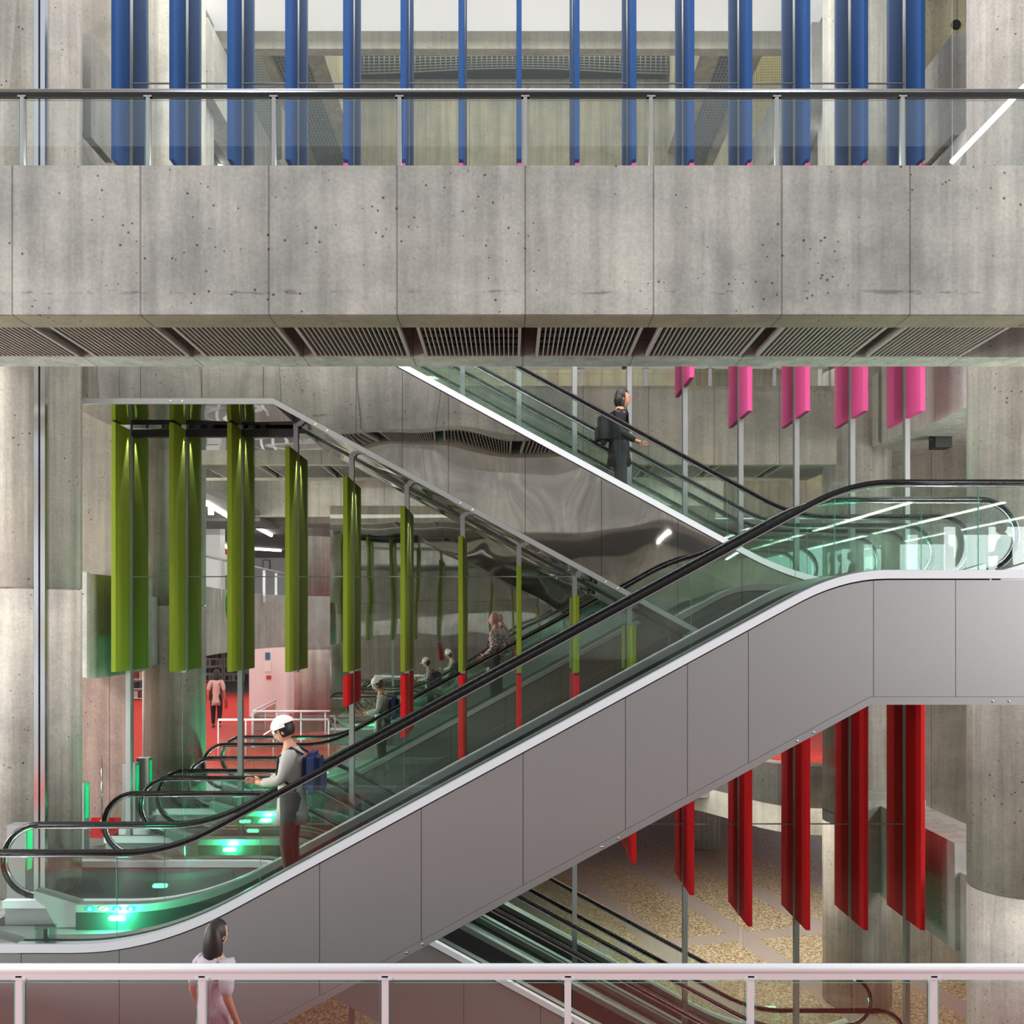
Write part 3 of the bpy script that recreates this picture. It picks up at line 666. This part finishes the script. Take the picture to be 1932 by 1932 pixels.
def person(loc, rz, label, pose={}, skinc=(205, 150, 125), hair='short', hairc=(30, 24, 22), top=(200, 200, 200), bottom=(40, 40, 46), sleeves='short',
           scale=1, cap=None, bag=None, look=0, coat=None, topmat=None, group=None, shoes=(30, 30, 32)):
    t = thing('person', loc, label, 'person', group, 0)
    J = dict(POSE); J.update(pose)
    def put(b):
        b.bm.transform(Matrix.Translation(Vector(loc)) @ Matrix.Rotation(rz, 4, 'Z') @ Matrix.Scale(scale, 4)); return b
    idn = label.split()[0] + str(random.randint(0, 9999))
    mk = lambda nm, c, r=.75: plain(nm, c, r)
    ms = mk('skin', skinc, .55); mt = topmat or mk('top_cloth', top, .9); mb = mk('trouser_cloth', bottom, .9); mh = mk('hair', hairc, .5)
    jj = {k: (v, rad(k, 0, .86) if k[:2] in ('pe', 'wa', 'ch', 'hi', 'kn', 'sh') else rad(k)) for k, v in J.items()}
    e = TORSO+[('neckb', 'neck'), ('neck', 'head')]+ARM+FORE+[('wr'+s_, 'pa'+s_) for s_ in 'LR']+LEG+[('an'+s_, 'to'+s_) for s_ in 'LR']
    b = skin(jj, e, 'pelvis', 1)
    hd = Vector(J['head'])
    # head with brow, nose, chin and ears
    hb = B(); hb.ball((0, 0, 0), (.098, .077, .122), 20)
    for v in hb.bm.verts:
        x, y, z = v.co
        if x > .05 and abs(y) < .02 and -.045 < z < .015: v.co.x += .022*(1-abs(y)/.03)
        if z < -.05: v.co.x += .012; v.co.y *= .86
    hb.ball((-.005, .077, -.01), (.02, .01, .032), 8); hb.ball((-.005, -.077, -.01), (.02, .01, .032), 8)
    RM = Matrix.Translation(hd+Vector((.025, 0, .075))) @ Matrix.Rotation(look, 4, 'Y')
    hb.bm.transform(RM)
    tmp = bpy.data.meshes.new('h'); hb.bm.to_mesh(tmp); hb.bm.free(); b.bm.from_mesh(tmp); bpy.data.meshes.remove(tmp)
    # hands: five curled fingers on each palm
    for s_, sg in (('L', 1), ('R', -1)):
        w_, p_ = Vector(J['wr'+s_]), Vector(J['pa'+s_]); d_ = (p_-w_).normalized(); side = d_.cross(Vector((0, sg, 0))); side = side.normalized() if side.length > .1 else Vector((1, 0, 0))
        inn = side.cross(d_)
        for i, ln in enumerate((.075, .085, .08, .062)):
            a = p_+side*(-.024+.016*i)*-1+d_*.02
            b.tube([a, a+d_*ln*.5, a+d_*ln*.85+inn*.02, a+d_*ln*.9+inn*.045], [.0095, .009, .008, .006], 6)
        a = w_+d_*.03+side*.02
        b.tube([a, a+side*.025+d_*.03, a+side*.03+d_*.06+inn*.01], [.012, .0105, .007], 6)
    for f in b.bm.faces: f.smooth = True
    body = obj('body', put(b), ms, t)
    ey = B()
    for sg in (1, -1): ey.ball((.088, sg*.03, .012), (.009, .012, .008), 8)
    ey.bm.transform(RM); obj('eyes', put(ey), mk('eye', (25, 20, 18), .3), t)
    mo = B().box(.086, .098, -.022, .022, -.062, -.056); mo.bm.transform(RM); obj('mouth', put(mo), mk('lip', (150, 80, 75), .5), t)
    g = .016
    jt = {k: (J[k], rad(k, g, 1.04)) for k in ('pelvis', 'waist', 'chest', 'neckb', 'shL', 'elL', 'wrL', 'shR', 'elR', 'wrR')}
    jt['neckb'] = (tuple(Vector(J['neckb'])+Vector((.006, 0, .035))), .078); jt['hem'] = (tuple(Vector(J['pelvis'])-Vector((0, 0, .12))), (.15, .125)); jt['pelvis'] = (tuple(Vector(J['pelvis'])-Vector((0, 0, .1))), (.165, .135))
    et = TORSO+[('pelvis', 'hem')]+ARM+(FORE if sleeves == 'long' else [])
    jt = {k: v for k, v in jt.items() if any(k in x for x in et)}
    obj('shirt', put(skin(jt, et, 'pelvis', 1)), mt, t)
    jp = {k: (J[k], rad(k, g, 1.03)) for k in ('waist', 'pelvis', 'hiL', 'knL', 'anL', 'hiR', 'knR', 'anR')}
    obj('trousers', put(skin(jp, LEG+[('waist', 'pelvis')], 'pelvis', 1)), mb, t)
    for s_ in 'LR':
        a, c = Vector(J['an'+s_]), Vector(J['to'+s_]); sb = B().ball((0, 0, 0), (.15, .05, .045), 12)
        dr = (c-a); dr.z = 0; ang = math.atan2(dr.y, dr.x)
        sb.bm.transform(Matrix.Translation((a+c)/2+Vector((0, 0, -.012))) @ Matrix.Rotation(ang, 4, 'Z')); obj('shoe', put(sb), mk('shoe', shoes, .6), t)
    h = B().ball((-.012, 0, .02), (.108, .09, .125), 18, cut=lambda c: (c.x > .03 and c.z < .06) or c.z < -.07)
    if hair == 'long':
        h.ball((-.06, 0, -.1), (.08, .105, .23), 14)
    if hair == 'bob':
        h.ball((-.045, 0, -.03), (.085, .098, .12), 14)
    if hair:
        h.bm.transform(RM); obj('hair', put(h), mh, t)
    if cap:
        c = B().ball((-.01, 0, .03), (.13, .112, .125), 18, cut=lambda q: q.z < .015 - q.x*.25)
        c.prism([(.06, -.08, .045), (.13, -.07, .035), (.2, -.03, .02), (.2, .03, .02), (.13, .07, .035), (.06, .08, .045)], (0, 0, .012))
        c.bm.transform(RM); obj('cap', put(c), mk('cap_cloth', cap, .8), t)
    if bag == 'backpack' or bag == 'black backpack':
        bb = B().box(-.30, -.13, -.15, .15, 1.0, 1.42); bmesh.ops.bevel(bb.bm, geom=bb.bm.edges[:], offset=.05, segments=3, affect='EDGES')
        bb.box(-.335, -.29, -.10, .10, 1.04, 1.22)
        bp = obj('backpack', put(bb), mk('backpack_cloth', (34, 48, 92) if bag == 'backpack' else (24, 24, 28), .8), t)
        st = B()
        for sg in (1, -1): st.tube([(-.14, sg*.1, 1.40), (-.02, sg*.11, 1.475), (.11, sg*.12, 1.38), (.12, sg*.13, 1.2), (-.08, sg*.16, 1.05)], .012, 6, ry=.02)
        obj('strap', put(st), mk('strap_web', (30, 34, 50), .8), bp)
    if bag == 'shoulder':
        bb = B().box(-.12, .16, .17, .29, .80, 1.02); bmesh.ops.bevel(bb.bm, geom=bb.bm.edges[:], offset=.03, segments=2, affect='EDGES')
        bp = obj('shoulder_bag', put(bb), mk('bag_leather', (22, 20, 20), .6), t)
        obj('strap', put(B().tube([(.05, .22, 1.02), (.135, .12, 1.2), (.11, -.05, 1.36), (.0, -.13, 1.47), (-.12, -.02, 1.35), (-.13, .15, 1.15), (-.06, .22, 1.02)], .012, 6, ry=.02)), mk('bag_strap', (22, 20, 20), .6), bp)
    if bag == 'tote':
        bb = B().box(-.14, .14, -.33, -.25, .58, .9); bmesh.ops.bevel(bb.bm, geom=bb.bm.edges[:], offset=.03, segments=2, affect='EDGES')
        obj('handbag', put(bb), mk('red_bag', (190, 40, 36), .6), t)
    return t
def check_mat(name, c1, c2, s):
    m, nt, p = new_mat(name); c = nt.nodes.new('ShaderNodeTexChecker'); c.inputs[1].default_value = lin(c1); c.inputs[2].default_value = lin(c2); c.inputs[3].default_value = s
    tc = nt.nodes.new('ShaderNodeTexCoord'); nt.links.new(tc.outputs['Object'], c.inputs[0]); nt.links.new(c.outputs[0], p.inputs['Base Color']); p.inputs['Roughness'].default_value = .9
    return m
def stepz(x, cx, d, rail_low): return rail_low-1.17+max(0, min(RISE, SL*(d*(x-cx)+UB)))
PI = math.pi
look_down = dict(head=(.06, 0, 1.56), neck=(.03, 0, 1.51),
                 elR=(.05, -.22, 1.16), wrR=(.27, -.13, 1.10), paR=(.34, -.10, 1.10), elL=(.05, .22, 1.16), wrL=(.27, .13, 1.12), paL=(.34, .10, 1.13))
x = PX(552, 9.75)
person((x, 9.72, stepz(x, 0, 1, L1+1.17)), PI, 'man in white cap with blue backpack on the satin escalator', look_down, cap=(238, 236, 230), top=(176, 174, 166), bottom=(62, 54, 54), bag='backpack', sleeves='long', look=.35, scale=1.06, hair='short')
x = PX(722, 17.65)
person((x, 17.65, stepz(x, 0, 1, L1+1.17)), PI, 'smaller man in white cap with backpack on the rear escalator', look_down, cap=(238, 236, 230), top=(186, 184, 176), bottom=(50, 50, 52), bag='backpack', sleeves='long', look=.35, scale=1.07)
x = PX(938, 17.65)
person((x, 17.65, stepz(x, 0, 1, L1+1.17)), PI-.5, 'man in checked shirt with black shoulder bag on the rear escalator',
       dict(elR=(-.1, -.24, 1.15), wrR=(.12, -.2, 1.02), paR=(.19, -.18, 1.02), elL=(-.08, .24, 1.14), wrL=(.14, .2, 1.0), paL=(.2, .18, .98)),
       skinc=(212, 150, 130), hair=None, topmat=check_mat('checked_cloth', (228, 206, 196), (120, 92, 88), 30), bottom=(34, 34, 36), bag='shoulder', sleeves='long', scale=1.1)
x = PX(1168, 12.75)
person((x, 12.75, stepz(x, .42, -1, L2+1.17)), 0, 'person in black jacket on the descending polished escalator',
       dict(elR=(-.02, -.24, 1.13), wrR=(.2, -.3, .98), paR=(.27, -.3, .96), elL=(-.08, .22, 1.13), wrL=(.08, .22, .92), paL=(.12, .22, .86)),
       hair='bob', top=(20, 20, 23), bottom=(52, 54, 62), sleeves='long', bag='black backpack', scale=1.0)
x = PX(408, 29.5)
person((x, 29.5, L1), PI/2+.2, 'woman with long dark hair and pale blouse walking on red carpet',
       dict(knL=(.1, .1, .5), anL=(.12, .1, .09), toL=(.27, .1, .035), anR=(-.16, -.1, .13), toR=(-.03, -.1, .04)), hair='long', top=(222, 196, 186), bottom=(26, 22, 24), bag='tote', sleeves='short', scale=1.08)
x = PX(402, 6.4)
person((x, 6.4, L1), -PI/2+2.6, 'woman with dark hair and pale lilac top beyond the white railing',
       dict(knL=(.1, .1, .5), anL=(.14, .1, .09), toL=(.28, .1, .035)), hair='long', hairc=(40, 28, 24), top=(206, 190, 202), bottom=(196, 178, 192), sleeves='short', scale=.77)
person((10.5, -.9, L2), PI, 'dark figure reflected in the glass of the landing', look_down, top=(30, 34, 38), bottom=(30, 34, 38), sleeves='long', look=.4, scale=1.05)
struct('floor_side', B().box(9.3, 16, -1.8, 3, -.3, L2), 'stone')

# ------------------------------------------------------------------ small objects
def steel_post(x, y, label, h=1.05):
    t = thing('sensor_post', (x, y, L1), label, 'post', 'steel posts beside the escalator ends')
    obj('post', B().box(x-.11, x+.11, y-.09, y+.09, L1, L1+h), 'satin', t)
    obj('base_plate', B().box(x-.2, x+.2, y-.17, y+.17, L1, L1+.012), 'steel', t)
    obj('signal_light', B().box(x+.111, x+.118, y-.05, y+.05, L1+h-.55, L1+h-.05), 'led2', t)
M['led2'] = plain('green_signal', (0, 190, 110), .5, emit=.7)
steel_post(PX(38, 10.9), 10.9, 'short steel post with green light at the left edge')
steel_post(PX(150, 13.75), 13.75, 'short dark steel post beside the left column')
steel_post(PX(247, 15.6), 15.6, 'steel post behind the second handrail loop')
steel_post(PX(262, 16.2)+.1, 16.2, 'farthest steel post of the landing')
t = thing('loudspeaker', P(1775, 832, 15.5), 'small black loudspeaker hanging under the right parapet', 'loudspeaker')
a, b_ = P(1760, 846, 15.5), P(1791, 819, 15.5)
obj('cabinet', B().box(a.x, b_.x, 15.4, 15.65, a.z, b_.z), 'black', t); obj('bracket', B().box(a.x-.02, a.x+.0, 15.5, 15.54, b_.z-.1, 3.14).box(a.x-.02, a.x+.15, 15.5, 15.54, b_.z, b_.z+.02), 'steel', t)
def acrylic(x, y, z, label):
    t = thing('acrylic_sign', (x, y, z), label, 'sign', 'clear acrylic signs on the decks')
    obj('sheet', B().box(x-.10, x+.10, y-.02, y-.012, z, z+.19).box(x-.10, x+.10, y+.012, y+.02, z, z+.19), 'acrylic', t); obj('clip', B().box(x-.02, x+.02, y-.011, y+.011, z, z+.14), 'alu', t)
acrylic(PX(88, 9.04), 9.03, L1+.277, 'clear acrylic block on the white deck of the satin escalator')
# white tube rails around the rear stair openings
def tube_rail(x0, x1, y0, y1, label, n=4):
    t = thing('tube_railing', ((x0+x1)/2, (y0+y1)/2, L1), label, 'railing', 'white tube railings behind the escalators')
    obj('top_rail', B().tube([(x0, y0, L1+1.05), (x1, y1, L1+1.05)], .03, 10), 'white', t)
    for i in range(n+1):
        q = i/n; obj('post', B().tube([(x0+(x1-x0)*q, y0+(y1-y0)*q, L1), (x0+(x1-x0)*q, y0+(y1-y0)*q, L1+1.03)], .02, 8), 'white', t)
    obj('glass_pane', B().prism([(x0, y0, L1+.08), (x1, y1, L1+.08), (x1, y1, L1+.95), (x0, y0, L1+.95)], (0, .01, 0)), 'glass', t)
tube_rail(PX(412, 22.4), PX(620, 22.4), 22.4, 22.4, 'nearer white tube railing beyond the cap man')
tube_rail(PX(476, 24.5), PX(660, 24.5), 24.5, 24.5, 'middle white tube railing on the red carpet')
tube_rail(PX(476, 24.5), PX(520, 28), 24.6, 28, 'white tube railing running back across the red carpet', 2)
t = thing('gallery_railing', P(460, 1180, 22), 'grey handrail with white posts along the left gallery edge', 'railing')
a, c = P(380, 1047, 18.9), P(560, 1088, 27.3)
obj('handrail', B().tube([a, c], .03, 8), 'steel', t)
for i in range(8):
    q = a.lerp(c, i/7); obj('post', B().box(q.x-.03, q.x+.03, q.y-.03, q.y+.03, .5, q.z), 'white', t)
t = thing('cabinet', (PX(399, 26), 26, L2), 'white office cabinet behind the left gallery railing', 'cabinet')
a, c = P(386, 1106, 26), P(413, 1056, 26)
obj('body', B().box(a.x, c.x, 26, 26.5, L2, c.z), 'paint', t); obj('door', B().box(a.x+.03, c.x-.03, 25.97, 25.999, L2+.05, L2+.5), 'swhite', t); obj('slot', B().box(a.x+.05, c.x-.05, 25.96, 25.999, L2+.55, L2+.68), 'black', t)
t = thing('picture_frame', P(502, 1066, 41.9), 'framed white notice on the pale gallery wall', 'picture')
a, c = P(496, 1077, 41.9), P(509, 1056, 41.9)
obj('frame', B().box(a.x, c.x, 41.93, 41.995, a.z, c.z), 'dsteel', t); obj('print', B().box(a.x+.04, c.x-.04, 41.9, 41.929, a.z+.04, c.z-.04), 'swhite', t)
t = obj('painted_disc', B().prism([(PX(438, 20.4)+.16*math.cos(a*math.pi/12), 20.4, PZ(1142, 20.4)+.46*math.sin(a*math.pi/12)) for a in range(24)], (0, .03, 0)), plain('leaf_green', (92, 190, 62), .6))
tag(t, 'bright green painted oval on the curved pale parapet behind the third green fin', 'painted sign')
t = thing('standpipe', (PX(192, 14.7), 14.7, L1), 'thin steel standpipe rising from a red base beside the left column', 'standpipe')
a = PX(192, 14.7)
obj('base', B().box(a-.24, a+.24, 14.55, 14.85, L1, L1+.05).box(a-.24, a+.24, 14.83, 14.87, L1+.05, L1+.26), 'red', t)
obj('pipe', B().tube([(a, 14.7, L1+.05), (a, 14.7, L1+1.3)], .012, 8), 'chrome', t); obj('valve', B().ball((a, 14.7, L1+.22), (.04, .04, .05), 10), 'chrome', t)
# library at the back left
BK = [plain('book_cover', c, .7) for c in ((120, 60, 50), (60, 70, 96), (180, 160, 120), (90, 96, 90), (200, 196, 190), (40, 40, 44))]
def bookcase(x, y, z, w_, label):
    t = thing('bookcase', (x, y, z), label, 'bookcase', 'white library bookcases')
    obj('frame', B().box(x-w_/2, x-w_/2+.04, y, y+.4, z, z+1.9).box(x+w_/2-.04, x+w_/2, y, y+.4, z, z+1.9).box(x-w_/2, x+w_/2, y+.36, y+.4, z, z+1.9), 'paint', t)
    for i in range(5):
        obj('shelf', B().box(x-w_/2+.04, x+w_/2-.04, y, y+.36, z+.05+i*.43, z+.08+i*.43), 'paint', t)
    for i in range(4):
        for j in range(5):
            ww = (w_-.1)/5; x0 = x-w_/2+.05+j*ww
            obj('book_block', B().box(x0+.01, x0+ww*.8, y+.05, y+.3, z+.08+i*.43, z+.08+i*.43+.26+.06*random.random()), BK[(i+j*2) % 6], t)
for i in range(2): bookcase(PX(402+38*i, 52), 52+.01*i, L1, 1.1, 'white bookcase in the far library, ' + ['left of the', 'right of the'][i] + ' walking woman')
bookcase(PX(256, 40), 40, L1, 1.2, 'white bookcase seen through the narrow gap left of the column')
tag(obj('table', B().box(PX(389, 40), PX(402, 40), 40, 40.6, L1+.72, L1+.76).box(PX(389, 40), PX(390.5, 40), 40, 40.6, L1, L1+.72).box(PX(400.5, 40), PX(402, 40), 40, 40.6, L1, L1+.72), 'red'), 'small red side table on grey carpet by bookcases', 'table')
struct('wall_panel', B().box(PX(470, 33), PX(540, 33), 33, 33.4, L1, -.7).box(PX(540, 34), PX(620, 34), 34, 34.3, L1, -.7), 'paint')
# notices on the white pillar
for i, (xx, yy, ww, hh, c) in enumerate(((505, 1238, 8, 14, 'sblue'), (505, 1258, 12, 18, 'swhite'), (507, 1278, 8, 7, 'sred'))):
    a, b_ = P(xx-ww/2, yy+hh/2, 32.97), P(xx+ww/2, yy-hh/2, 32.97)
    t = obj('notice', B().box(a.x, b_.x, 32.95, 32.995, a.z, b_.z), c); tag(t, ['blue notice high on the pale pillar wall', 'white notice in the middle of the pale pillar wall', 'small red alarm box on the pale pillar wall'][i], 'notice')
for i, (xa, ya, Da, xb, yb, Db) in enumerate(((386, 944, 22, 431, 962, 25), (474, 979, 27, 512, 996, 30.5), (415, 1022, 33.5, 432, 1027, 36), (470, 1028, 36, 530, 1030, 37))):
    a, b_ = P(xa, ya, Da), P(xb, yb, Db); a.z = b_.z = 2.9
    tag(obj('ceiling_lamp', B().tube([a, b_], .05, 6), 'lamp'), 'slim lamp strip on the grey gallery ceiling, ' + ORD[i] + ' from the front', 'lamp')
a = P(398, 962, 23)
tag(obj('spot_lamp', B().cyl(a.x, a.y, a.z-.12, a.z+.1, .07, 16).tube([(a.x, a.y, a.z+.1), (a.x, a.y, 2.95)], .012, 6), 'lamp'), 'small bright spotlight under the gallery ceiling beside the column', 'lamp')
t = obj('exit_sign', B().box(PX(522, 36), PX(538, 36), 36, 36.06, PZ(1028, 36), PZ(1017, 36)), 'led2'); tag(t, 'small green emergency sign under the gallery ceiling', 'sign')
t = obj('directory_sign', B().box(PX(414, 30), PX(431, 30), 30, 30.05, PZ(1085, 30), PZ(1036, 30)), 'swhite'); tag(t, 'white directory board with red header in the gallery', 'sign')
obj('stand', B().box(PX(421, 30), PX(424, 30), 30.051, 30.09, L2, PZ(1040, 30)), 'steel', t)
obj('header', B().box(PX(414, 30), PX(431, 30), 29.985, 29.998, PZ(1046, 30), PZ(1036, 30)), 'sred', t)
struct('wall_gallery_pillar', B().box(PX(386, 28), PX(415, 28), 28, 28.5, L2, 2.95), 'paint')

a, c = Vector((5.13, 8.98, 5.33)), Vector((5.13, 10.45, 5.33))  # glowing tube and wires made up to imitate a lamp's reflection in glass
t = thing('lamp_reflection', (5.13, 9.7, 5.33), 'glowing strip standing in for a lamp reflected in the upper right railing glass', 'lamp')
obj('tube', B().tube([a, c], .028, 8), 'lamp', t); obj('added_wire', B().tube([a, a+Vector((0, 0, 5.5))], .003, 4), 'steel', t); obj('added_wire', B().tube([c, c+Vector((0, 0, 5.5))], .003, 4), 'steel', t)
for k in range(0, 6):
    zt = 2.86 if k < 3 else 2.50-.437*(k-3)
    for dy in (-.12, .12):
        ld = bpy.data.lights.new('fin_spot', 'SPOT'); ld.energy = 60; ld.spot_size = R(24); ld.spot_blend = .5; ld.color = (1, .97, .9); ld.shadow_soft_size = .01
        lo = bpy.data.objects.new('fin_spot', ld); COL.objects.link(lo); lo.location = (FXX[k]+.062, G+dy, zt); lo.rotation_euler = (R(-7 if dy < 0 else 7), R(.6), 0)

# ------------------------------------------------------------------ lift everything so that the lowest floor is z = 0
for o in list(S.objects):
    if o.parent is None: o.location.z += CZ
